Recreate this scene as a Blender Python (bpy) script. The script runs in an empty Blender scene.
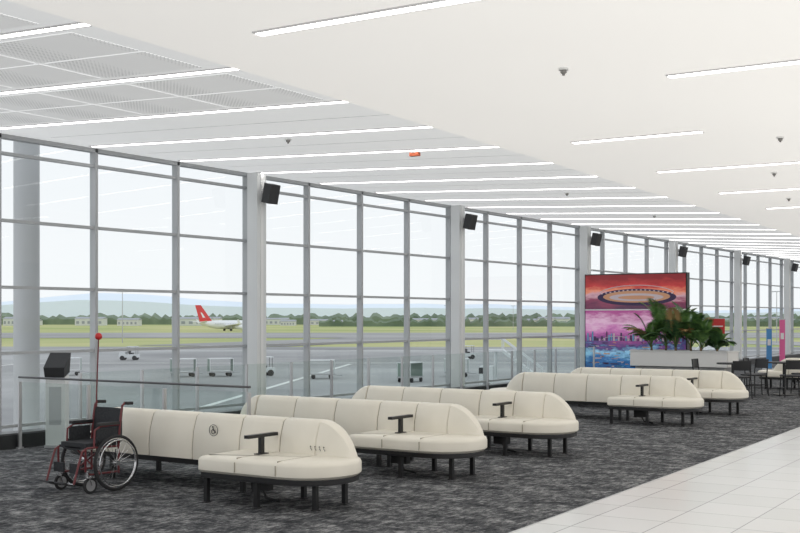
import bpy, math, random
from mathutils import Vector, Matrix
R=math.radians
random.seed(4)
scene=bpy.context.scene
scene.view_settings.view_transform='Standard'
scene.view_settings.look='None'
scene.view_settings.exposure=0.48

# ---------------------------------------------------------------- materials
def mat(name,col,rough=0.6,metal=0.0,emis=None,estr=0.0,spec=0.5):
    m=bpy.data.materials.new(name); m.use_nodes=True
    b=m.node_tree.nodes['Principled BSDF']
    b.inputs['Base Color'].default_value=(*col,1)
    b.inputs['Roughness'].default_value=rough
    b.inputs['Metallic'].default_value=metal
    b.inputs['Specular IOR Level'].default_value=spec
    if emis:
        b.inputs['Emission Color'].default_value=(*emis,1)
        b.inputs['Emission Strength'].default_value=estr
    return m
def noisy(name,c1,c2,scale=5,rough=0.7,stretch=(1,1,1),bump=0.0,detail=4,lo=0.35,hi=0.65,emis=0.0,spec=0.5):
    m=mat(name,c1,rough,spec=spec); nt=m.node_tree; N=nt.nodes; L=nt.links
    b=N['Principled BSDF']
    tc=N.new('ShaderNodeTexCoord'); mp=N.new('ShaderNodeMapping'); mp.inputs['Scale'].default_value=stretch
    nz=N.new('ShaderNodeTexNoise'); nz.inputs['Scale'].default_value=scale; nz.inputs['Detail'].default_value=detail
    cr=N.new('ShaderNodeValToRGB'); cr.color_ramp.elements[0].position=lo; cr.color_ramp.elements[1].position=hi
    cr.color_ramp.elements[0].color=(*c1,1); cr.color_ramp.elements[1].color=(*c2,1)
    L.new(tc.outputs['Object'],mp.inputs['Vector']); L.new(mp.outputs['Vector'],nz.inputs['Vector'])
    L.new(nz.outputs['Fac'],cr.inputs['Fac']); L.new(cr.outputs['Color'],b.inputs['Base Color'])
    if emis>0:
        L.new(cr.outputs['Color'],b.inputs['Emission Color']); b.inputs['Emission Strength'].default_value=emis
    if bump>0:
        bp=N.new('ShaderNodeBump'); bp.inputs['Strength'].default_value=bump; bp.inputs['Distance'].default_value=0.02
        L.new(nz.outputs['Fac'],bp.inputs['Height']); L.new(bp.outputs['Normal'],b.inputs['Normal'])
    return m
def glassmat(name,tint=(0.96,0.98,0.98),gl=0.05):
    m=bpy.data.materials.new(name); m.use_nodes=True; nt=m.node_tree; nt.nodes.clear()
    o=nt.nodes.new('ShaderNodeOutputMaterial'); mx=nt.nodes.new('ShaderNodeMixShader')
    t=nt.nodes.new('ShaderNodeBsdfTransparent'); t.inputs['Color'].default_value=(*tint,1)
    g=nt.nodes.new('ShaderNodeBsdfGlossy'); g.inputs['Roughness'].default_value=0.02
    mx.inputs[0].default_value=gl
    nt.links.new(t.outputs[0],mx.inputs[1]); nt.links.new(g.outputs[0],mx.inputs[2]); nt.links.new(mx.outputs[0],o.inputs[0])
    return m

M={}
M['cream']=noisy('cream_leather',(0.81,0.765,0.665),(0.85,0.805,0.705),3,0.42,spec=0.4)
M['creamseam']=mat('cream_seam',(0.40,0.36,0.29),0.8)
M['black']=mat('black_powdercoat',(0.012,0.012,0.013),0.4)
M['blackpl']=mat('black_plastic',(0.02,0.02,0.022),0.5)
M['rubber']=mat('rubber',(0.025,0.025,0.027),0.8)
M['sling']=noisy('black_nylon',(0.018,0.02,0.024),(0.035,0.037,0.042),60,0.8)
M['maroon']=mat('maroon_paint',(0.15,0.025,0.03),0.35)
M['chrome']=mat('chrome',(0.75,0.75,0.76),0.2,1.0)
M['steel']=mat('brushed_steel',(0.5,0.5,0.51),0.35,0.8)
M['red']=mat('red_paint',(0.60,0.03,0.03),0.4)
M['white']=mat('white_paint',(0.83,0.83,0.82),0.5)
M['column']=mat('column_paint',(0.74,0.75,0.75),0.5)
M['frame']=mat('window_aluminium',(0.45,0.46,0.47),0.5,0.0)
M['rail']=mat('dark_rail',(0.12,0.12,0.125),0.4,0.3)
M['glass']=glassmat('window_glass',gl=0.04)
M['bglass']=glassmat('balustrade_glass',(0.92,0.95,0.94),0.03)
M['ceilflat']=noisy('glowing_ceiling_plaster',(0.86,0.842,0.812),(0.875,0.857,0.827),0.3,0.85,emis=0.405,spec=0.1)  # plain ceiling, no lamp: glow added as soft fill for the room
M['ceilslope']=noisy('glowing_ceiling_metal',(0.81,0.82,0.822),(0.83,0.84,0.842),0.3,0.8,emis=0.355,spec=0.1)  # same added fill glow, kept weaker than the flat zone for contrast
M['lamp']=mat('light_diffuser',(1,1,1),0.5,emis=(1,0.985,0.95),estr=4.0)
M['lamptrim']=mat('light_trim',(0.50,0.50,0.50),0.5,emis=(0.5,0.5,0.5),estr=0.15)
M['detector']=mat('detector_plastic',(0.30,0.29,0.28),0.5)
M['amber']=mat('amber_plastic',(0.45,0.10,0.04),0.4)

def perforated():
    m=mat('glowing_perforated_metal',(0.62,0.63,0.63),0.7,spec=0.1); nt=m.node_tree;N=nt.nodes;L=nt.links;b=N['Principled BSDF']
    tc=N.new('ShaderNodeTexCoord'); v=N.new('ShaderNodeTexVoronoi'); v.inputs['Scale'].default_value=22; v.inputs['Randomness'].default_value=0
    cr=N.new('ShaderNodeValToRGB'); cr.color_ramp.elements[0].position=0.22; cr.color_ramp.elements[0].color=(0.40,0.41,0.41,1)
    cr.color_ramp.elements[1].position=0.3; cr.color_ramp.elements[1].color=(0.72,0.725,0.725,1)
    L.new(tc.outputs['Object'],v.inputs['Vector']); L.new(v.outputs['Distance'],cr.inputs['Fac'])
    L.new(cr.outputs['Color'],b.inputs['Base Color']); L.new(cr.outputs['Color'],b.inputs['Emission Color']); b.inputs['Emission Strength'].default_value=0.34  # hole pattern emits too: added ceiling glow, not a light fitting
    return m
M['perf']=perforated()

def carpet():
    m=mat('carpet',(0.08,0.08,0.085),0.95,spec=0.1); nt=m.node_tree;N=nt.nodes;L=nt.links;b=N['Principled BSDF']
    tc=N.new('ShaderNodeTexCoord')
    mp=N.new('ShaderNodeMapping'); mp.inputs['Scale'].default_value=(1.1,1.5,1)
    n1=N.new('ShaderNodeTexNoise'); n1.inputs['Scale'].default_value=2.6; n1.inputs['Detail'].default_value=9; n1.inputs['Roughness'].default_value=0.82
    L.new(tc.outputs['Object'],mp.inputs['Vector']); L.new(mp.outputs['Vector'],n1.inputs['Vector'])
    mp2=N.new('ShaderNodeMapping'); mp2.inputs['Scale'].default_value=(1.6,0.6,1)
    n2=N.new('ShaderNodeTexNoise'); n2.inputs['Scale'].default_value=11; n2.inputs['Detail'].default_value=6; n2.inputs['Roughness'].default_value=0.85
    L.new(tc.outputs['Object'],mp2.inputs['Vector']); L.new(mp2.outputs['Vector'],n2.inputs['Vector'])
    mx=N.new('ShaderNodeMath'); mx.operation='MULTIPLY'; L.new(n1.outputs['Fac'],mx.inputs[0]); L.new(n2.outputs['Fac'],mx.inputs[1])
    cr=N.new('ShaderNodeValToRGB'); e=cr.color_ramp.elements
    e[0].position=0.18; e[0].color=(0.025,0.027,0.031,1); e[1].position=0.35; e[1].color=(0.36,0.36,0.36,1)
    e2=e.new(0.25); e2.color=(0.095,0.097,0.103,1)
    L.new(mx.outputs[0],cr.inputs['Fac']); L.new(cr.outputs['Color'],b.inputs['Base Color'])
    bp=N.new('ShaderNodeBump'); bp.inputs['Strength'].default_value=0.3; bp.inputs['Distance'].default_value=0.01
    L.new(n2.outputs['Fac'],bp.inputs['Height']); L.new(bp.outputs['Normal'],b.inputs['Normal'])
    return m
M['carpet']=carpet()
def tiles():
    m=mat('floor_tiles',(0.7,0.7,0.7),0.18,spec=0.5); nt=m.node_tree;N=nt.nodes;L=nt.links;b=N['Principled BSDF']
    tc=N.new('ShaderNodeTexCoord'); mp=N.new('ShaderNodeMapping'); mp.inputs['Rotation'].default_value=(0,0,R(-1.95)); mp.inputs['Location'].default_value=(0.2,0.1,0)
    br=N.new('ShaderNodeTexBrick'); br.offset=0.0; br.inputs['Scale'].default_value=1; br.inputs['Brick Width'].default_value=0.6; br.inputs['Row Height'].default_value=0.6
    br.inputs['Mortar Size'].default_value=0.006; br.inputs['Mortar Smooth'].default_value=0.1
    br.inputs['Color1'].default_value=(0.70,0.695,0.68,1); br.inputs['Color2'].default_value=(0.76,0.755,0.74,1); br.inputs['Mortar'].default_value=(0.36,0.36,0.35,1)
    L.new(tc.outputs['Object'],mp.inputs['Vector']); L.new(mp.outputs['Vector'],br.inputs['Vector']); L.new(br.outputs['Color'],b.inputs['Base Color'])
    return m
M['tile']=tiles()

# ---------------------------------------------------------------- mesh builder
class MB:
    def __init__(s): s.v=[]; s.f=[]; s.m=[]; s.mats=[]
    def mi(s,k):
        if k not in s.mats: s.mats.append(k)
        return s.mats.index(k)
    def add(s,vs,fs,k):
        o=len(s.v); s.v+= [tuple(x) for x in vs]; i=s.mi(k)
        for f in fs: s.f.append([a+o for a in f]); s.m.append(i)
    def box(s,c,d,k,rot=None):
        hx,hy,hz=d[0]/2,d[1]/2,d[2]/2
        vs=[Vector((x,y,z)) for x in(-hx,hx) for y in(-hy,hy) for z in(-hz,hz)]
        if rot is not None: vs=[rot@v for v in vs]
        vs=[v+Vector(c) for v in vs]
        s.add(vs,[(0,1,3,2),(4,6,7,5),(0,4,5,1),(2,3,7,6),(0,2,6,4),(1,5,7,3)],k)
    def loft(s,rings,k,cap0=True,cap1=True,close=True):
        n=len(rings[0]); vs=[p for r in rings for p in r]; fs=[]
        for i in range(len(rings)-1):
            for j in range(n if close else n-1):
                a=i*n+j; b=i*n+(j+1)%n; fs.append((a,b,b+n,a+n))
        if cap0: fs.append(tuple(range(n-1,-1,-1)))
        if cap1: fs.append(tuple((len(rings)-1)*n+j for j in range(n)))
        s.add(vs,fs,k)
    def cyl(s,p0,p1,r0,k,r1=None,seg=12):
        s.tube([p0,p1],[r0,r0 if r1 is None else r1],k,seg)
    def tube(s,pts,r,k,seg=8,closed=False):
        pts=[Vector(p) for p in pts]; n=len(pts)
        if not isinstance(r,(list,tuple)): r=[r]*n
        rings=[]; u=None
        for i,p in enumerate(pts):
            if closed: t=(pts[(i+1)%n]-pts[i-1])
            else: t=(pts[min(i+1,n-1)]-pts[max(i-1,0)])
            t.normalize()
            if u is None:
                u=t.cross(Vector((0,0,1)))
                if u.length<0.05: u=t.cross(Vector((1,0,0)))
            u=(u-t*u.dot(t)); u.normalize(); w=t.cross(u)
            rings.append([p+(u*math.cos(a)+w*math.sin(a))*r[i] for a in [2*math.pi*j/seg for j in range(seg)]])
        if closed: rings.append(rings[0]); s.loft(rings,k,False,False)
        else: s.loft(rings,k)
    def ring(s,c,axis,Rr,r,k,n=32,seg=8):
        axis=Vector(axis).normalized(); u=axis.cross(Vector((0,0,1)))
        if u.length<.05: u=Vector((1,0,0))
        u.normalize(); w=axis.cross(u)
        s.tube([Vector(c)+(u*math.cos(2*math.pi*i/n)+w*math.sin(2*math.pi*i/n))*Rr for i in range(n)],r,k,seg,True)
    def ball(s,c,r,k,n=12,m=8,sc=(1,1,1)):
        rings=[]
        for i in range(m+1):
            a=math.pi*i/m; a=min(max(a,0.02),math.pi-0.02)
            rings.append([Vector((c[0]+sc[0]*r*math.sin(a)*math.cos(2*math.pi*j/n),c[1]+sc[1]*r*math.sin(a)*math.sin(2*math.pi*j/n),c[2]-sc[2]*r*math.cos(a))) for j in range(n)])
        s.loft(rings,k)
    def slab(s,outline,levels,k):
        n=len(outline); rings=[]
        for ins,z in levels:
            ring=[]
            for i in range(n):
                a=Vector(outline[i-1]); b=Vector(outline[i]); c=Vector(outline[(i+1)%n])
                e1=(b-a).normalized(); e2=(c-b).normalized()
                n1=Vector((-e1.y,e1.x)); n2=Vector((-e2.y,e2.x)); nn=(n1+n2); nn.normalize()
                d=ins/max(0.5,nn.dot(n1)); q=b+nn*d
                ring.append(Vector((q.x,q.y,z)))
            rings.append(ring)
        s.loft(rings,k)
    def mesh(s,name):
        me=bpy.data.meshes.new(name); me.from_pydata(s.v,[],s.f)
        for k in s.mats: me.materials.append(M[k])
        me.polygons.foreach_set('material_index',s.m)
        me.polygons.foreach_set('use_smooth',[True]*len(s.f))
        me.update(); me.set_sharp_from_angle(angle=R(38))
        return me
    def obj(s,name,loc=(0,0,0),rz=0,sc=1):
        return place(s.mesh(name),name,loc,rz,sc)
def place(me,name,loc=(0,0,0),rz=0,sc=1):
    o=bpy.data.objects.new(name,me); o.location=loc; o.rotation_euler=(0,0,rz); o.scale=(sc,)*3
    scene.collection.objects.link(o); return o

# ---------------------------------------------------------------- room shell
# world: glazing plane X=0, Y runs along the glazing, room is X>0
Y0,Y1=-8.0,82.0
XR=24.0
def edgeX(Y): return 6.72-0.052*min(Y,60)
def tileX(Y): return 9.10-0.034*Y
ZR=3.9; ZW=4.2; STEP=0.05
def cz(X,Y): return ZR+STEP+(ZW-ZR-STEP)*(1-X/edgeX(Y))
b=MB(); b.slab([(-0.15,Y0),(tileX(Y0),Y0),(tileX(Y1),Y1),(-0.15,Y1)],[(0,-0.3),(0,0)],'carpet'); b.obj('floor')
b=MB(); b.slab([(tileX(Y0)+.012,Y0),(XR,Y0),(XR,Y1),(tileX(Y1)+.012,Y1)],[(0,-0.3),(0,0)],'tile'); b.obj('floor_tile')
b=MB(); b.slab([(tileX(Y0),Y0),(tileX(Y0)+.012,Y0),(tileX(Y1)+.012,Y1),(tileX(Y1),Y1)],[(0,-0.1),(0,0.002)],'steel'); b.obj('trim_1')
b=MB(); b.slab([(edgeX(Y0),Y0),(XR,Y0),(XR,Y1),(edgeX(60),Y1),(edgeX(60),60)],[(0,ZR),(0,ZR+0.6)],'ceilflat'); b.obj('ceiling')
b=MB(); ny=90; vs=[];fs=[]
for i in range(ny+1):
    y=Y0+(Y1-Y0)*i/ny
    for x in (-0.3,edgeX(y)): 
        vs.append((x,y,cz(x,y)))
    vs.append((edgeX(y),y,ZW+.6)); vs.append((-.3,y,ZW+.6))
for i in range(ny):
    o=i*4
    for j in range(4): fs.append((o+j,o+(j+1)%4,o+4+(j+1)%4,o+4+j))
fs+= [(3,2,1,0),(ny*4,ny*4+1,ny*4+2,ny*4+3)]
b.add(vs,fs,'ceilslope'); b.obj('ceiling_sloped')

PW=1.7; BAY=6.8; YB=15.12-3*BAY
nb=13
TR=[0.22,1.22,2.12,3.03,3.94]
for k in range(nb):
    ya=YB+k*BAY
    b=MB()
    for j in range(4):
        y=ya+j*PW
        b.box((0,y,(ZW+.0)/2),(0.12,0.05,ZW),'frame')
    for z in TR:
        b.box((0,ya+BAY/2,z),(0.08,BAY,0.042),'frame')
    b.box((0,ya+BAY/2,0.04),(0.12,BAY,0.08),'frame')
    b.box((0,ya+BAY/2,ZW-0.03),(0.12,BAY,0.06),'frame')
    b.add([(-0.01,ya,0.05),(-0.01,ya+BAY,0.05),(-0.01,ya+BAY,ZW),(-0.01,ya,ZW)],[(0,1,2,3)],'glass')
    b.obj('window_%d'%(k+1))
b=MB(); b.box((-0.3,(Y0+Y1)/2,-0.45),(0.3,Y1-Y0,0.9),'column'); b.obj('trim_2')
b=MB(); b.box((0.55,(Y0+Y1)/2,0.09),(0.30,Y1-Y0,0.18),'blackpl'); b.box((0.55,(Y0+Y1)/2,0.19),(0.27,Y1-Y0,0.02),'rail'); b.obj('trim_3')

b=MB(); 
b.slab([(-.11,-.12),(.11,-.12),(.11,.12),(-.11,.12)],[(0,0.0),(0,4.18)],'column')
b.box((0.115,0,2.1),(0.012,0.07,4.1),'white'); b.box((0,0,0.06),(0.25,0.27,0.12),'steel')
cm=b.mesh('column')
b=MB(); b.box((0,0,0),(0.22,0.26,0.40),'blackpl',Matrix.Rotation(R(14),3,'Y')); b.box((0.105,0,0.0),(0.012,0.22,0.35),'sling',Matrix.Rotation(R(14),3,'Y'))
b.cyl((-0.20,0,0.05),(-0.02,0,0.0),0.02,'steel'); b.box((-0.20,0,0.05),(0.02,0.08,0.12),'steel')
sm=b.mesh('loudspeaker')
for k in range(1,12):
    y=15.12-BAY+ (k-1)*BAY
    place(cm,'column',(0.24,y,0))
    if k>=2: place(sm,'loudspeaker',(0.555,y+0.0,3.81),R(-8),0.82)

# ceiling lights, sloped zone (run perpendicular to the glazing)
for i in range(36):
    Y=2.40+1.82*i
    e=edgeX(Y)-0.10; b=MB()
    def strip(xa,xb,w,dz,k):
        za,zb=cz(xa,Y)-dz,cz(xb,Y)-dz
        vs=[(xa,Y-w,za),(xb,Y-w,zb),(xb,Y+w,zb),(xa,Y+w,za)]
        vt=[(x,y,z+0.012) for x,y,z in vs]
        b.add(vs+vt,[(0,3,2,1),(4,5,6,7),(0,1,5,4),(1,2,6,5),(2,3,7,6),(3,0,4,7)],k)
    strip(0.2,e,0.065,0.008,'lamptrim'); strip(0.23,e-.03,0.032,0.013,'lamp')
    b.obj('ceiling_light')
for (Y,xa,xb) in [(6.85,7.3,9.35),(10.1,9.4,11.6),(13.25,7.0,8.65),(16.6,6.85,9.0),(20.0,6.7,8.8),(23.3,6.6,8.7),(26.6,6.5,8.6),(29.9,6.4,8.5),(33.2,6.3,8.4),(36.5,6.2,8.3),(40,6.1,8.2),(44,6,8),(48,6,8),(3.4,7.4,9.5),(0,7.4,9.5),
                  (6.85,12.5,14.6),(13.25,12.5,14.6),(20,12.5,14.6),(0,12.5,14.6),(26.6,12.5,14.6),(6.85,17,19),(16.6,17,19)]:
    b=MB(); L=xb-xa
    b.box((0,0,-0.004),(L,0.15,0.012),'lamptrim'); b.box((0,0,-0.009),(L-.02,0.085,0.012),'lamp')
    b.obj('ceiling_light',((xa+xb)/2,Y,ZR),R(1.0))
b=MB()
def cquad(xa,xb,ya,yb,dz,k):
    vs=[(xa,ya,cz(xa,ya)-dz),(xb,ya,cz(xb,ya)-dz),(xb,yb,cz(xb,yb)-dz),(xa,yb,cz(xa,yb)-dz)]
    vt=[(x,y,z+dz*.8) for x,y,z in vs]
    b.add(vs+vt,[(0,3,2,1),(4,5,6,7),(0,1,5,4),(1,2,6,5),(2,3,7,6),(3,0,4,7)],k)
for i in range(4):
    ya=2.40+1.82*i
    for jj in range(4):
        xa=0.7+jj*1.32
        if xa+1.25>edgeX(ya)-.3: continue
        for q in range(2):
            cquad(xa,xa+1.25,ya+0.16+q*0.77,ya+0.16+q*0.77+0.73,0.006,'perf')
b.obj('ceiling_panel')
b=MB()
for i in range(4,34):
    ya=2.40+1.82*i+0.91
    cquad(0.4,edgeX(ya)-.1,ya-0.006,ya+0.006,0.003,'lamptrim')
b.obj('trim_4')
b=MB(); b.cyl((0,0,-0.02),(0,0,0),0.045,'white',seg=20); b.cyl((0,0,-0.045),(0,0,-0.02),0.028,'detector',seg=20); b.cyl((0,0,-.065),(0,0,-.045),0.014,'detector'); dm=b.mesh('smoke_detector')
for X,Y in [(8.75,9.25),(9.3,14.2),(8.3,17.6),(7.5,21.5),(8.0,24.6),(7.2,28.5)]:
    place(dm,'smoke_detector',(X,Y,ZR))
b=MB(); b.cyl((0,0,-0.025),(0,0,0),0.05,'white',seg=16); b.box((0,0,-0.05),(0.14,0.07,0.05),'amber'); am=b.mesh('exit_beacon')
for X,Y in [(4.55,13.4),(3.6,11.8),(4.0,19.5),(3.6,25.0)]:
    place(am if X>4.2 else dm,'exit_beacon' if X>4.2 else 'smoke_detector',(X,Y,cz(X,Y)))

# ---------------------------------------------------------------- benches
def bench_mesh(marks):
    b=MB()
    xL,xM,xR=-1.92,0.58,1.86
    def seat(xs,xe):
        pts=[]
        yf=-0.74; yb=-0.02
        n=18; rx=0.50; cyy=(-0.74+0.20)/2; ry=0.47
        xc=xe-rx+0.14
        pts.append((xs,yb)); pts.append((xs,yf+.05)); pts.append((xs+.015,yf+.015)); pts.append((xs+.05,yf))
        for i in range(n+1):
            a=-math.pi/2+math.pi*i/n
            pts.append((xc+rx*abs(math.cos(a))**0.85*1.0,cyy+ry*math.sin(a)))
        pts.append((xc-0.15,0.18)); pts.append((xc-0.25,0.10)) 
        return pts
    def tr(pts,flip):
        return [(-x,-y) for x,y in pts] if flip else pts
    for flip in (False,True):
        xs,xe=(xM,xR) if not flip else (-xM+0.0,-xL)
        pts=tr(seat(xs,xe),flip)
        b.slab(pts,[(0.03,0.285),(0.0,0.31),(0.0,0.395),(0.012,0.42),(0.04,0.435),(0.10,0.442)],'cream')
        b.slab(pts,[(0.03,0.235),(0.02,0.24),(0.02,0.285),(0.04,0.287)],'black')
        f=-1 if flip else 1
        w=(xe-xs-0.36)
        cnt=2 if not flip else 3
        for i in range(1,cnt+1):
            x=xs+(w+0.02)*i/cnt
            b.box((f*x,f*(-0.41),0.436),(0.008,0.60,0.014),'creamseam')
            b.box((f*x,f*(-0.742),0.36),(0.007,0.008,0.09),'creamseam')
        legs=[(xs+0.06,-0.66),(xs+0.06,0.02),(xe-0.62,-0.66),(xe-0.10,-0.48),(xe-0.10,-0.04),(xe-0.62,0.02)]
        for x,y in legs:
            b.box((f*x,f*y,0.12),(0.042,0.042,0.24),'black')
            b.box((f*x,f*y,0.004),(0.06,0.06,0.008),'black')
        x=xs+w*1/cnt
        b.box((f*x,f*(-0.36),0.52),(0.035,0.05,0.18),'black')
        b.box((f*x,f*(-0.36),0.615),(0.055,0.42,0.03),'black')
        b.box((f*x,f*(-0.36),0.445),(0.06,0.14,0.012),'black')
    b.box((1.0,-0.3,0.16),(0.2,0.08,0.12),'black'); b.tube([(1.0,-.3,.12),(1.05,-.3,.03),(1.2,-.3,.01)],0.012,'black')
    b.box((0,0,0.262),(3.1,0.16,0.05),'black')
    def prof(x,top,hw,bot=0.30,ins=0):
        h=top-bot; p=[]
        tw=hw*0.62
        raw=[(-hw,0.0),(-hw*1.02,0.25*h),(-hw*.9,0.6*h),(-tw*1.02,0.86*h),(-tw*.8,0.96*h),(-tw*.4,h),(tw*.4,h),(tw*.8,0.96*h),(tw*1.02,0.86*h),(hw*.9,0.6*h),(hw*1.02,0.25*h),(hw,0.0)]
        for y,z in raw:
            s=1-ins/hw if hw>0 else 1
            p.append(Vector((x,y*s,bot+z*(1-ins/h))))
        return p
    bd=[-1.24,-0.64,-0.04,0.57,1.07,1.50]
    T=0.755; HW=0.145
    for i in range(5):
        a,c=bd[i],bd[i+1]
        b.loft([prof(a+.002,T,HW,ins=.022),prof(a+.007,T,HW,ins=.009),prof(a+.022,T,HW),prof(c-.022,T,HW),prof(c-.007,T,HW,ins=.009),prof(c-.002,T,HW,ins=.022)],'cream')
        b.loft([prof(c-.004,T,HW,ins=.012),prof(c+.004,T,HW,ins=.012)],'creamseam')
    for sg,x0 in ((1,1.50),(-1,-1.24)):
        rings=[]
        for i in range(13):
            t=i/12; top=0.43+(T-0.43)*(1-t**1.7)**0.8
            yo=-0.10*sg*t*t
            rr=prof(x0+sg*(0.004+t*0.42),top,HW*(1-0.5*t**2.5),0.30)
            for p in rr: p.y+=yo
            rings.append(rr)
        if sg<0: rings=[r[::-1] for r in rings]
        b.loft(rings,'cream')
    if marks:
        x,y,z,r=0.24,-0.134,0.60,0.055
        b.ring((x,y,z),(0,1,0),r,0.003,'black',24,5)
        b.tube([(x-.006,y,z+r*.5),(x-.002,y,z),(x+r*.35,y,z-.005),(x+r*.5,y,z-r*.5)],0.005,'black',5)
        b.ring((x-.005,y,z-r*.25),(0,1,0),r*.38,0.004,'black',14,5)
        b.ball((x-.008,y,z+r*.62),0.008,'black',8,6)
        for j in range(4):   # small printed pictograms
            px=1.45+j*.052; yy=-.149-.006*j*.3; zz=.50
            b.ball((px,yy,zz+.018),.006,'black',8,6)
            b.tube([(px,yy,zz+.01),(px+.002,yy,zz-.004),(px+.011,yy,zz-.005),(px+.012,yy,zz-.018)],.0026,'black',5)
    return b.mesh('airport_bench')
bm=bench_mesh(False); bm1=bench_mesh(True)
for i,Y in enumerate([8.55,10.9,13.25,18.0,20.4]):
    place(bm1 if i==0 else bm,'airport_bench',(5.15,Y,0))
place(bm,'airport_bench',(7.1,27.9,0)); place(bm,'airport_bench',(6.9,31.2,0)); place(bm,'airport_bench',(6.7,34.2,0))

# ---------------------------------------------------------------- wheelchair (faces -Y locally)
def wheelchair():
    b=MB(); W=0.27
    for sx in (-1,1):
        x=sx*W
        b.ring((x,0.05,0.30),(1,0,0),0.283,0.018,'rubber',40,8)
        b.ring((x,0.05,0.30),(1,0,0),0.262,0.009,'chrome',40,6)
        b.ring((x+sx*0.035,0.05,0.30),(1,0,0),0.245,0.008,'chrome',36,6)
        b.cyl((x-0.03,0.05,0.30),(x+0.035,0.05,0.30),0.026,'chrome')
        for i in range(20):
            a=2*math.pi*i/20
            b.cyl((x+(0.015 if i%2 else -0.015),0.05,0.30),(x,0.05+0.262*math.cos(a),0.30+0.262*math.sin(a)),0.0022,'chrome',seg=5)
        for i in range(6):
            a=2*math.pi*i/6
            b.cyl((x,0.05+0.262*math.cos(a),0.30+0.262*math.sin(a)),(x+sx*0.035,0.05+0.245*math.cos(a),0.30+0.245*math.sin(a)),0.004,'chrome',seg=5)
        xi=sx*(W-0.045)
        b.tube([(xi,0.12,0.18),(xi,0.12,0.5),(xi,0.15,0.80),(xi,0.17,0.90)],0.012,'maroon')
        b.tube([(xi,0.17,0.90),(xi,0.20,0.925),(xi,0.25,0.925)],0.012,'maroon')
        b.tube([(xi,0.20,0.925),(xi,0.31,0.92)],0.018,'rubber',10)
        b.tube([(xi,0.13,0.47),(xi,-0.30,0.48),(xi,-0.36,0.45),(xi,-0.40,0.34),(xi,-0.47,0.12)],0.012,'maroon')
        b.tube([(xi,0.12,0.20),(xi,-0.26,0.20),(xi,-0.32,0.24),(xi,-0.32,0.48)],0.012,'maroon')
        b.tube([(xi,0.12,0.70),(xi,-0.12,0.70),(xi,-0.20,0.66),(xi,-0.21,0.48)],0.011,'maroon')
        b.box((xi,-0.02,0.72),(0.05,0.28,0.032),'blackpl')
        b.box((xi,-0.04,0.58),(0.008,0.28,0.19),'sling')
        xc=sx*(W-0.03)
        b.cyl((xi,-0.30,0.16),(xi,-0.30,0.24),0.02,'chrome')
        b.tube([(xc-.028,-.30,.17),(xc-.028,-.27,.09)],0.007,'chrome'); b.tube([(xc+.028,-.30,.17),(xc+.028,-.27,.09)],0.007,'chrome'); b.box((xc,-.30,.172),(.07,.03,.012),'chrome')
        b.ring((xc,-0.27,0.09),(1,0,0),0.072,0.017,'rubber',24,8)
        b.cyl((xc-.012,-.27,.09),(xc+.012,-.27,.09),0.06,'steel',seg=16)
        b.box((sx*0.12,-0.50,0.12),(0.17,0.15,0.014),'blackpl',Matrix.Rotation(R(-18),3,'X'))
        b.cyl((xi,-0.47,0.12),(sx*0.12,-0.48,0.12),0.009,'chrome')
        b.box((sx*0.13,-0.38,0.27),(0.16,0.02,0.10),'sling')
        b.box((xi,0.10,0.42),(0.02,0.04,0.04),'chrome')
        b.tube([(xi+sx*0.02,-0.14,0.47),(xi+sx*0.03,-0.18,0.56)],0.007,'blackpl')
    b.cyl((-W+.05,-0.1,0.20),(W-.05,-0.1,0.47),0.010,'maroon'); b.cyl((W-.05,-0.13,0.20),(-W+.05,-0.13,0.47),0.010,'maroon')
    n=8; r1=[]
    for i in range(n+1):
        x=-0.225+0.45*i/n; sag=-0.03*(1-(x/0.225)**2)
        r1.append((x,sag))
    rings=[]
    for y in (-0.31,-0.10,0.10):
        rings.append([Vector((x,y,0.495+s)) for x,s in r1]+[Vector((x,y,0.478+s)) for x,s in reversed(r1)])
    b.loft(rings,'sling')
    b.box((0,-0.1,0.505),(0.41,0.40,0.045),'sling')
    rings=[]
    for z,yy in ((0.50,0.125),(0.68,0.14),(0.87,0.165)):
        rings.append([Vector((x,yy-s*0.9,z)) for x,s in r1]+[Vector((x,yy+0.018-s*0.9,z)) for x,s in reversed(r1)])
    b.loft(rings,'sling')
    b.box((0,0.20,0.62),(0.34,0.03,0.22),'sling')
    b.tube([(-0.20,0.17,0.35),(-0.21,0.175,1.0),(-0.18,0.18,1.62)],0.008,'maroon',6)
    b.ball((-0.18,0.18,1.645),0.040,'red',16,10)
    return b
wheelchair().obj('wheelchair',(4.30,7.90,0),R(-3),0.92)

# ---------------------------------------------------------------- balustrades
def balus(L,name,loc,rz,h=1.0,rail=True,step=1.7):
    b=MB(); n=max(1,round(L/step)); s=L/n
    for i in range(n+1):
        b.box((i*s,0,h/2-.03),(0.025,0.045,h-.06),'steel'); b.cyl((i*s,0,0),(i*s,0,0.02),0.05,'steel')
    for i in range(n):
        b.box((i*s+s/2,0,h/2),(s-0.08,0.010,h-0.12),'bglass')
    if rail: b.tube([(-.02,0,h),(L+.02,0,h)],0.014,'rail',10)
    b.obj(name,loc,rz)
balus(3.9,'glass_balustrade',(0.75,9.80,0),0,0.93,True,1.3)
balus(17.0,'glass_balustrade',(0.98,10.6,0),R(90),1.02,False,1.13)

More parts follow.
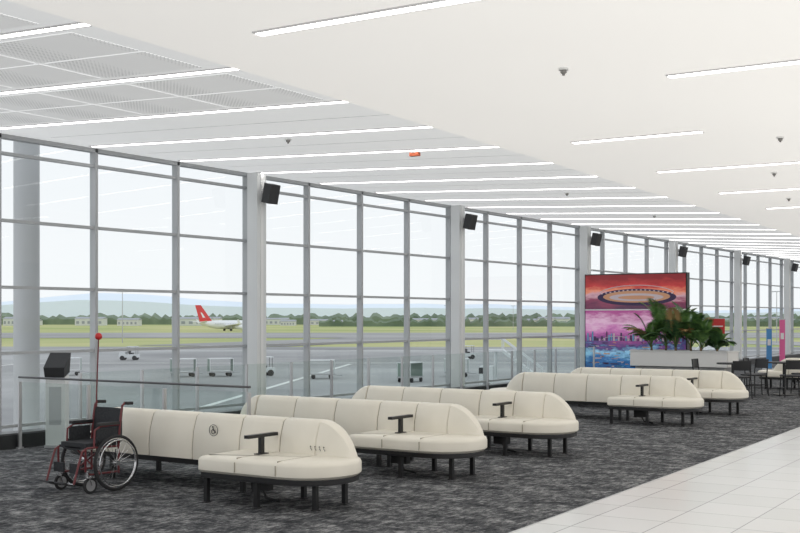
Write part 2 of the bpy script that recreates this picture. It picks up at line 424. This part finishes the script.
b=MB()
b.slab([(-.14,-.10),(.14,-.10),(.14,.10),(-.14,.10)],[(0,0),(0,0.03)],'steel')
b.loft([[Vector((x*.13,y*.08,z)) for x,y in((-1,-1),(1,-1),(1,1),(-1,1))] for z in (0.03,0.95)],'column')
b.loft([[Vector((-.13,-.11,.92)),Vector((.13,-.11,.92)),Vector((.13,.10,.98)),Vector((-.13,.10,.98))],[Vector((-.14,-.13,1.05)),Vector((.14,-.13,1.05)),Vector((.14,.12,1.24)),Vector((-.14,.12,1.24))]],'blackpl')
b.box((0,-.085,.55),(.16,.01,.5),'steel')
b.obj('gate_podium',(1.0,10.2,0),R(30))

# ---------------------------------------------------------------- advertising billboard
def art(name,kind):
    m=mat(name,(0.5,0.1,0.2),0.25); nt=m.node_tree;N=nt.nodes;L=nt.links;b=N['Principled BSDF']
    tc=N.new('ShaderNodeTexCoord'); sp=N.new('ShaderNodeSeparateXYZ'); L.new(tc.outputs['Object'],sp.inputs[0])
    mp=N.new('ShaderNodeMapping'); mp.inputs['Scale'].default_value=(0.8,1,2.6); L.new(tc.outputs['Object'],mp.inputs['Vector'])
    nz=N.new('ShaderNodeTexNoise'); nz.inputs['Scale'].default_value=2.4; nz.inputs['Detail'].default_value=7; nz.inputs['Roughness'].default_value=0.65; L.new(mp.outputs['Vector'],nz.inputs['Vector'])
    a=N.new('ShaderNodeMath'); a.operation='MULTIPLY_ADD'; a.inputs[1].default_value=0.6
    L.new(nz.outputs['Fac'],a.inputs[0]); mr=N.new('ShaderNodeMapRange')
    z0,z1=(1.95,2.85) if kind==0 else (0.3,1.95)
    mr.inputs['From Min'].default_value=z0; mr.inputs['From Max'].default_value=z1; mr.inputs['To Min'].default_value=-0.28; mr.inputs['To Max'].default_value=0.72
    L.new(sp.outputs['Z'],mr.inputs['Value']); L.new(mr.outputs[0],a.inputs[2])
    cr=N.new('ShaderNodeValToRGB'); e=cr.color_ramp.elements; 
    cols=[(0,(0.08,0.03,0.07)),(0.22,(0.25,0.05,0.10)),(0.38,(0.58,0.34,0.40)),(0.52,(0.70,0.24,0.14)),(0.68,(0.48,0.04,0.04)),(0.9,(0.22,0.015,0.02))] if kind==0 else \
         [(0,(0.01,0.03,0.12)),(0.2,(0.03,0.15,0.38)),(0.32,(0.30,0.60,0.82)),(0.42,(0.06,0.06,0.20)),(0.55,(0.30,0.06,0.25)),(0.68,(0.58,0.20,0.46)),(0.80,(0.72,0.46,0.62)),(0.95,(0.40,0.08,0.26))]
    while len(e)<len(cols): e.new(0.5)
    for i,(p,c) in enumerate(cols): e[i].position=p; e[i].color=(*c,1)
    L.new(a.outputs[0],cr.inputs['Fac']); L.new(cr.outputs['Color'],b.inputs['Base Color']); L.new(cr.outputs['Color'],b.inputs['Emission Color']); b.inputs['Emission Strength'].default_value=0.25
    return m
M['art0']=art('poster_sunset_art',0); M['art1']=art('poster_city_art',1)
M['artlight']=mat('poster_ink_light',(0.72,0.6,0.65),0.4); M['artdark']=mat('poster_ink_dark',(0.05,0.025,0.09),0.4); M['artcyan']=mat('poster_ink_cyan',(0.12,0.40,0.62),0.4)
M['artwarm']=mat('poster_ink_warm',(0.75,0.38,0.22),0.4)
b=MB()
b.box((1.4,0,1.58),(2.8,0.2,2.56),'blackpl'); b.box((1.4,0,0.15),(2.6,0.3,0.3),'column')
b.box((1.4,-0.108,2.38),(2.74,0.016,0.90),'art0'); b.box((1.4,-0.108,1.12),(2.74,0.016,1.56),'art1')
def arc(cx,cz_,rx,rz,y,k,a0,a1,w,n=28):
    b.tube([(cx+rx*math.cos(R(a0+(a1-a0)*i/n)),y,cz_+rz*math.sin(R(a0+(a1-a0)*i/n))) for i in range(n+1)],w,k,5)
def disc(cx,cz_,rx,rz,y,k,n=36):
    b.add([(cx+rx*math.cos(2*math.pi*i/n),y,cz_+rz*math.sin(2*math.pi*i/n)) for i in range(n)],[tuple(range(n))],k)
disc(1.45,2.24,1.08,.22,-.1175,'artdark'); disc(1.45,2.255,.92,.155,-.119,'artwarm'); disc(1.45,2.24,.74,.10,-.1205,'artlight'); disc(1.45,2.235,.50,.05,-.122,'artwarm')
arc(1.45,2.30,1.05,.25,-.119,'artlight',15,165,.010)
for i in range(17): b.box((.5+i*.12,-.121,2.33+.10*math.sin(math.pi*(i+.5)/17)),(.045,.004,.03),'artlight')
random.seed(9)
for i in range(90):
    w=random.uniform(.03,.22); h=random.uniform(.01,.03)
    b.box((random.uniform(.18,2.6),-0.118,random.uniform(.40,1.08)),(w,0.004,h),random.choice(['artcyan','artlight','artdark','artdark','artwarm']))
for i in range(40):
    h=random.uniform(.04,.26); b.box((0.1+i*0.067,-0.1175,1.10+h/2),(random.uniform(.03,.06),0.003,h),random.choice(['artdark','artdark','artcyan','artlight']))
arc(1.9,1.10,.5,.16,-.119,'artlight',0,180,.010); arc(.9,1.10,.4,.12,-.119,'artlight',0,180,.008)
b.box((1.4,-0.12,1.915),(2.76,0.01,0.03),'white')
b.obj('advertising_billboard',(0.40,28.42,0))

# ---------------------------------------------------------------- planter and palms
M['leaf']=noisy('palm_leaf',(0.06,0.16,0.04),(0.18,0.32,0.09),9,0.5)
M['leafd']=noisy('palm_leaf_dark',(0.03,0.09,0.03),(0.09,0.19,0.06),9,0.5)
M['dry']=mat('palm_leaf_dry',(0.45,0.28,0.12),0.7)
M['soil']=mat('potting_soil',(0.03,0.02,0.012),0.95)
M['bark']=noisy('palm_bark',(0.16,0.11,0.06),(0.26,0.19,0.11),20,0.9)
M['counter']=mat('planter_laminate',(0.82,0.81,0.79),0.4)
M['counterd']=noisy('planter_stone',(0.36,0.36,0.36),(0.46,0.46,0.46),6,0.6)
b=MB()
b.box((0,0,.26),(2.2,.72,.52),'counterd'); b.box((0,0,.03),(2.1,.66,.06),'black')
for sy in(-1,1): b.box((0,sy*.42,.72),(2.4,.05,.36),'counter')
for sx in(-1,1): b.box((sx*1.175,0,.72),(.05,.84,.36),'counter')
b.box((0,0,.55),(2.36,.84,.03),'counter'); b.box((0,0,.77),(2.30,.79,.04),'soil')
for sy in(-1,1): b.box((0,sy*.42,.905),(2.44,.09,.02),'white')
for sx in(-1,1): b.box((sx*1.175,0,.905),(.09,.76,.02),'white')
b.obj('planter_box',(3.55,27.1,0),0)
def palm(seed,h,nf):
    random.seed(seed); b=MB()
    b.tube([(0,0,0),(0.02,0,h*.15),(0.0,0.01,h*.3)],[0.035,0.028,0.02],'bark',8)
    for i in range(nf):
        az=2*math.pi*i/nf*2.4+random.uniform(-.3,.3); el=random.uniform(.55,1.45); Lf=random.uniform(.6,1.0)*h
        k='dry' if random.random()<.08 else random.choice(['leaf','leaf','leafd'])
        d=Vector((math.cos(az),math.sin(az)*.8,0)); pts=[]; n=12
        for j in range(n+1):
            t=j/n; r=Lf*(t*math.cos(el)*.75+0.24*t*t); z=h*.14+Lf*(t*math.sin(el)*1.15-0.34*t*t*t*(1.6-el*.6))
            pts.append(d*r+Vector((0,0,z+0.02)))
        b.tube(pts,[0.009-0.007*j/n for j in range(n+1)],k,5)
        side=Vector((-d.y,d.x,0)).normalized()
        for j in range(4,n+1):
            t=j/n; ll=Lf*0.28*math.sin(math.pi*min(1,(t*0.85+.1)))+.04
            tan=(pts[j]-pts[j-1]).normalized()
            for q in (0,0.5):
                base=pts[j-1].lerp(pts[j],q)
                for s in(-1,1):
                    tip=base+side*s*ll*.65+tan*ll*.85+Vector((0,0,-ll*.18))
                    mid=base.lerp(tip,.45)+Vector((0,0,ll*.08)); w=tan*0.016+side*s*-.010
                    b.add([base,mid+w,tip,mid-w],[(0,1,2,3)],k)
    return b.mesh('palm_plant')
for i,(x,y,h) in enumerate([(2.75,27.0,1.15),(3.05,27.2,1.42),(3.4,26.95,1.25),(3.72,27.15,1.32),(4.02,27.0,0.95),(4.35,27.15,.7)]):
    place(palm(20+i,h,17),'palm_plant',(x,y,.79),i)
b=MB(); b.cyl((0,0,0),(0,0,.02),.2,'steel',seg=20); b.cyl((0,0,.02),(0,0,1.3),.02,'steel'); b.box((0,0,1.48),(.40,.10,.40),'red'); b.box((0,-.055,1.48),(.30,.01,.03),'white'); b.obj('notice_sign',(3.30,30.4,0),R(20))
M['pink']=mat('pink_print',(0.78,0.14,0.36),.5); M['blue']=mat('blue_print',(0.08,0.30,0.62),.5); M['orange']=mat('orange_print',(0.75,.15,.05),.5)
for k,X,Y,h in (('pink',3.1,37.6,1.6),('blue',2.6,37.9,1.3),('orange',4.35,36.2,1.9)):
    b=MB(); b.box((0,0,.03),(.4,.3,.06),'steel'); b.box((0,0,h/2+.05),(.17,.03,h),k); b.box((0,-.02,h*.7),(.10,.01,.2),'white'); b.box((0,0,h+.06),(.2,.05,.03),'steel'); b.obj('banner_stand',(X,Y,0),R(20))

def chair():
    b=MB()
    for sx in(-1,1):
        b.tube([(sx*.21,-.20,0),(sx*.19,-.17,.44)],.012,'black'); b.tube([(sx*.21,.22,0),(sx*.19,.18,.44),(sx*.18,.22,.80)],.012,'black')
        b.cyl((sx*.2,-.18,.2),(sx*.2,.2,.2),.008,'black')
    b.slab([(-.21,-.2),(.21,-.2),(.19,.2),(-.19,.2)],[(.02,.435),(0,.445),(0,.465),(.02,.475)],'blackpl')
    b.loft([[Vector((x,.20+(.19**2-x*x)*.7+dy+(z-.6)*.1,z)) for x,dy in [(-.19,0),(-.1,0),(0,0),(.1,0),(.19,0),(.19,.015),(.1,.015),(0,.015),(-.1,.015),(-.19,.015)]] for z in(.60,.68,.80)],'blackpl')
    return b.mesh('dining_chair')
chm=chair()
b=MB(); b.cyl((0,0,0),(0,0,.02),.24,'black',seg=24); b.cyl((0,0,.02),(0,0,.70),.03,'black'); b.cyl((0,0,.70),(0,0,.73),.34,'blackpl',seg=32); tm=b.mesh('cafe_table')
for X,Y in [(5.45,24.8),(6.25,25.9)]:
    place(tm,'cafe_table',(X,Y,0))
    for a in (30,150,270):
        place(chm,'dining_chair',(X+.62*math.sin(R(a)),Y+.62*math.cos(R(a)),0),-R(a))

# ---------------------------------------------------------------- outside (airfield axes are skewed to the terminal)
GZ=-4.5
th=R(33.28); CX,CYc=13.1,0.0
def far(a,d): return (CX+math.cos(th)*a-math.sin(th)*d, CYc+math.sin(th)*a+math.cos(th)*d)
M['grass']=noisy('airfield_grass',(0.34,0.41,0.13),(0.56,0.53,0.25),0.012,0.95,detail=8)
M['asphalt']=noisy('apron_asphalt',(0.26,0.26,0.26),(0.46,0.46,0.455),0.03,0.9,detail=6)
M['taxi']=noisy('taxiway_asphalt',(0.31,0.305,0.30),(0.42,0.41,0.40),0.02,0.9,detail=6)
M['tree']=noisy('distant_trees',(0.12,0.17,0.11),(0.22,0.28,0.19),0.05,0.95)
M['hill']=mat('hazy_hills',(0.60,0.67,0.74),1.0,emis=(0.60,0.67,0.74),estr=0.22)  # haze put into the pale colour, lifted by a slight added glow
M['paint']=mat('apron_line_paint',(0.85,0.85,0.82),.8); M['bld']=mat('far_building',(0.72,0.72,0.70),.7); M['bldd']=mat('far_building_roof',(0.36,0.38,0.41),.7)
def quad(name,pts,z,k):
    b=MB(); b.slab(pts,[(0,z-0.02),(0,z)],k); b.obj(name)
def fq(a0,a1,d0,d1,sk=0):
    return [far(a0,d0),far(a1,d0+sk),far(a1,d1+sk),far(a0,d1)]
quad('airfield_ground',fq(-6000,6000,60,9000),GZ-0.1,'grass')
quad('apron',[far(-500,18),far(500,18),far(500,235),far(-500,262)],GZ-0.03,'asphalt')
quad('runway',fq(-2500,2500,330,455,60),GZ+0.02,'taxi')
quad('taxiway',[far(-60,262),far(-25,252),far(25,375),far(-10,374)],GZ-0.01,'taxi')
quad('taxiway',[far(95,248),far(125,246),far(70,388),far(35,386)],GZ-0.01,'taxi')
b=MB()
b.slab(fq(-200,200,155,155.5,8),[(0,GZ-.025),(0,GZ-.005)],'paint'); b.slab(fq(-200,200,214,215,8),[(0,GZ-.025),(0,GZ-.005)],'paint')
for a in (-60,-15,30,75): b.slab([far(a,70),far(a+.5,70),far(a+8.5,155),far(a+8,155)],[(0,GZ-.025),(0,GZ-.005)],'paint')
b.obj('apron_marking')
def ribbon(name,d,a0,a1,n,hf,k,dep):
    b=MB(); rings=[]
    for i in range(n+1):
        a=a0+(a1-a0)*i/n; h=hf(a)
        P=lambda dd,z:Vector((*far(a,dd),z))
        rings.append([P(d,GZ-1),P(d,GZ+h*.7),P(d+dep*.3,GZ+h),P(d+dep,GZ+h*.7),P(d+dep,GZ-1)])
    b.loft(rings,k); b.obj(name)
random.seed(2)
ribbon('tree_line',1100,-900,1400,700,lambda a:random.uniform(6.5,11.5),'tree',30)
ribbon('tree_line',850,-60,330,180,lambda a:random.uniform(3,7),'tree',20)
from mathutils import noise
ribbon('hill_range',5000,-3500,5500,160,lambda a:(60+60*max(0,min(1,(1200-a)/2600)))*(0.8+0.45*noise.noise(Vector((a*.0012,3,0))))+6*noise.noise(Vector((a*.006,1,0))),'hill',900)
random.seed(5)
for i in range(30):
    a=random.uniform(-330,420); d=random.uniform(930,1060); x,y=far(a,d)
    w,dp,h=random.uniform(10,32),15,random.uniform(3,6)
    b=MB(); b.box((0,0,h/2),(w,dp,h),'bld'); b.loft([[Vector((-w/2-.5,-dp/2-.5,h)),Vector((-w/2-.5,dp/2+.5,h)),Vector((-w/2-.5,0,h+1.5))],[Vector((w/2+.5,-dp/2-.5,h)),Vector((w/2+.5,dp/2+.5,h)),Vector((w/2+.5,0,h+1.5))]],'bldd')
    for j in range(5): b.box((-w*.4+j*w*.2,-dp/2-.05,h*.45),(w*.1,.1,h*.4),'bldd')
    b.obj('hangar',(x,y,GZ-.1),th)
def plane():
    b=MB(); M['pwhite']=mat('aircraft_white',(0.88,0.89,0.90),.3); M['pred']=mat('aircraft_red',(0.75,0.03,0.03),.35)
    st=[(-17,.15,3.9),(-15,.7,3.6),(-12,1.3,3.2),(-8,1.85,2.9),(-3,1.95,2.85),(9,1.95,2.85),(12.5,1.8,2.75),(14.5,1.3,2.55),(15.8,.6,2.35),(16.2,.15,2.3)]
    b.loft([[Vector((x,r*math.cos(a),z+r*math.sin(a))) for a in [2*math.pi*j/20 for j in range(20)]] for x,r,z in st],'pwhite')
    b.loft([[Vector((x,y,4.3)) for x,y in((-9.5,-.25),(-16,-.14),(-16,.14),(-9.5,.25))],[Vector((x,y,11.5)) for x,y in((-15.5,-.08),(-18.4,-.08),(-18.4,.08),(-15.5,.08))]],'pred')
    b.loft([[Vector((-13.2,y,6)) for y in (-.23,.23)]+[Vector((-14.6,y,6)) for y in (.21,-.21)],[Vector((-15.0,y,8.2)) for y in (-.2,.2)]+[Vector((-15.7,y,8.4)) for y in (.18,-.18)]],'pwhite')
    for s in(-1,1):
        b.loft([[Vector((3.5,s*1.5,2.2)),Vector((-3.5,s*1.5,2.2)),Vector((-3.5,s*1.5,2.6)),Vector((3.5,s*1.5,2.7))],[Vector((-5,s*15.5,3.3)),Vector((-6.6,s*15.5,3.3)),Vector((-6.6,s*15.5,3.4)),Vector((-5,s*15.5,3.45))]],'pwhite')
        b.loft([[Vector((-6.6,s*15.5,3.3)),Vector((-5,s*15.5,3.3)),Vector((-5.5,s*15.6,3.5))],[Vector((-7.3,s*15.9,5.2)),Vector((-6.6,s*15.9,5.2)),Vector((-6.9,s*15.95,5.25))]],'pwhite')
        b.loft([[Vector((-13,s*.5,3.9)),Vector((-16,s*.4,3.9)),Vector((-16,s*.4,4.1))],[Vector((-15.8,s*6,4.5)),Vector((-17.2,s*6,4.5)),Vector((-17,s*6,4.6))]],'pwhite')
        b.tube([(4.5,s*5,1.6),(3.5,s*5,1.6),(0,s*5,1.75),(-.8,s*5,1.8)],[.85,1.0,.85,.5],'pwhite',14)
        b.cyl((-1,s*2.6,0),(-1,s*2.6,2.4),.15,'chrome'); b.cyl((-1,s*2.3,.5),(-1,s*2.9,.5),.5,'rubber')
    b.cyl((12,0,.3),(12,0,1.6),.12,'chrome'); b.cyl((12,-.25,.35),(12,.25,.35),.35,'rubber')
    for i in range(22): 
        for s in(-1,1): b.box((-9+i*.9,s*1.93,3.2),(.3,.04,.4),'bldd')
    return b
px,py=far(-83,560)
plane().obj('airplane',(px,py,GZ-.08),th+R(44),1.08)
b=MB(); b.cyl((0,0,GZ),(0,0,4.7),.20,'frame',seg=24); b.cyl((0,0,GZ),(0,0,GZ+.4),.45,'column',seg=24); b.box((0,0,4.65),(.6,.6,.1),'column'); b.obj('support_column',(-1.8,11.95,0))
M['eq']=mat('equipment_white',(0.72,0.74,0.74),.5); M['eqg']=mat('equipment_green',(0.25,0.32,0.28),.6)
def stairs_truck():
    b=MB(); b.box((0,0,.9),(4.2,2.0,.35),'eq'); b.box((2.3,0,1.5),(1.1,1.9,1.5),'eq'); b.box((2.6,0,1.9),(.6,1.92,.5),'blackpl')
    for x in(-1.4,2.1):
        for s in(-1,1): b.cyl((x,s*.75,.45),(x,s*1.0,.45),.45,'rubber',seg=18)
    b.add([(-2.2,-.8,1.0),(-2.2,.8,1.0),(1.0,.8,3.4),(1.0,-.8,3.4),(-2.2,-.8,1.25),(-2.2,.8,1.25),(1.0,.8,3.65),(1.0,-.8,3.65)],[(0,1,2,3),(4,7,6,5),(0,3,7,4),(1,5,6,2),(0,4,5,1),(3,2,6,7)],'eq')
    b.box((1.6,0,3.55),(1.4,1.7,.15),'eq')
    for s in(-1,1):
        b.tube([(-2.2,s*.8,2.1),(1,s*.8,4.5),(2.3,s*.8,4.5)],.05,'eq')
        for x,z0 in((-2.2,1.2),(-1.1,2.0),(0,2.8),(1,3.6),(2.3,3.6)): b.cyl((x,s*.8,z0),(x,s*.8,z0+.95),.04,'eq')
        b.cyl((1.6,s*.7,1),(1.6,s*.7,3.5),.08,'eq')
    for i in range(10): b.box((-2+i*.3,0,1.35+i*.225),(.3,1.5,.04),'steel')
    return b.mesh('passenger_stairs')
stm=stairs_truck()
for a,d,r in [(9.5,95,170),(38,140,20)]:
    x,y=far(a,d); place(stm,'passenger_stairs',(x,y,GZ-.03),th+R(r))
def cart():
    b=MB(); b.box((0,0,.5),(2.6,1.5,.15),'steel'); b.box((0,0,1.9),(2.6,1.5,.08),'eq')
    for x in(-1.25,1.25):
        for s in(-1,1): b.cyl((x,s*.7,.5),(x,s*.7,1.9),.04,'eq')
        b.box((x,0,1.2),(.05,1.4,1.3),'eqg')
    for x in(-.9,.9):
        for s in(-1,1): b.cyl((x,s*.6,.22),(x,s*.75,.22),.22,'rubber')
    b.tube([(1.3,0,.4),(2.1,0,.35)],.04,'steel'); return b.mesh('baggage_cart')
ctm=cart()
for a,d,r in [(-23,122,20),(-19.2,123,20),(1,112,60),(15,92,-20),(19,93,-20),(25,110,0),(-36,125,10),(46,130,20),(-8,118,5),(6,122,0)]:
    x,y=far(a,d); place(ctm,'baggage_cart',(x,y,GZ-.03),th+R(r))
def tractor():
    b=MB(); b.box((0,0,.65),(2.8,1.5,.5),'eq'); b.box((-.9,0,1.05),(.9,1.4,.35),'eq'); b.box((.3,0,1.0),(.5,1.2,.2),'blackpl'); b.box((.05,0,1.3),(.12,1.2,.5),'blackpl')
    for x in(-.1,1.1):
        for s in(-1,1): b.cyl((x,s*.65,.9),(x,s*.65,2.0),.03,'rail')
    b.box((.5,0,2.02),(1.5,1.45,.07),'eq')
    for x in(-.9,.9):
        for s in(-1,1): b.cyl((x,s*.6,.34),(x,s*.8,.34),.34,'rubber',seg=18)
    return b.mesh('baggage_tractor')
trm=tractor()
for a,d,r in [(-15,124,20),(22.5,94,-20),(-40,170,0),(10,175,10),(60,150,0)]:
    x,y=far(a,d); place(trm,'baggage_tractor',(x,y,GZ-.03),th+R(r))
def pole():
    b=MB(); b.cyl((0,0,0),(0,0,13),.14,'steel',.08); b.box((0,0,13),(2.4,.3,.2),'steel')
    for x in(-1,0,1): b.box((x,-.2,12.9),(.5,.5,.2),'eq')
    return b.mesh('floodlight_mast')
pm=pole()
for a,d in [(-70,290),(25,620),(62,630),(95,290),(130,650),(52,275),(150,290)]:
    x,y=far(a,d); place(pm,'floodlight_mast',(x,y,GZ-.1),th)

# ---------------------------------------------------------------- world & camera
w=bpy.data.worlds.new('overcast_sky'); scene.world=w; w.use_nodes=True; nt=w.node_tree; N=nt.nodes; L=nt.links
bg=N['Background']; tc=N.new('ShaderNodeTexCoord'); sp=N.new('ShaderNodeSeparateXYZ'); cr=N.new('ShaderNodeValToRGB')
L.new(tc.outputs['Generated'],sp.inputs[0]); L.new(sp.outputs['Z'],cr.inputs['Fac'])
e=cr.color_ramp.elements; e[0].position=0.0; e[0].color=(0.92,0.935,0.95,1); e[1].position=0.5; e[1].color=(0.85,0.895,0.96,1)
L.new(cr.outputs['Color'],bg.inputs['Color']); bg.inputs['Strength'].default_value=0.76
cam=bpy.data.cameras.new('camera'); co=bpy.data.objects.new('camera',cam); scene.collection.objects.link(co)
co.location=(13.1,0,1.7); co.rotation_euler=(R(90),0,R(33.28))
cam.sensor_width=36; cam.lens=51.75; cam.shift_y=0.0644; cam.clip_end=12000; cam.clip_start=0.1
scene.camera=co
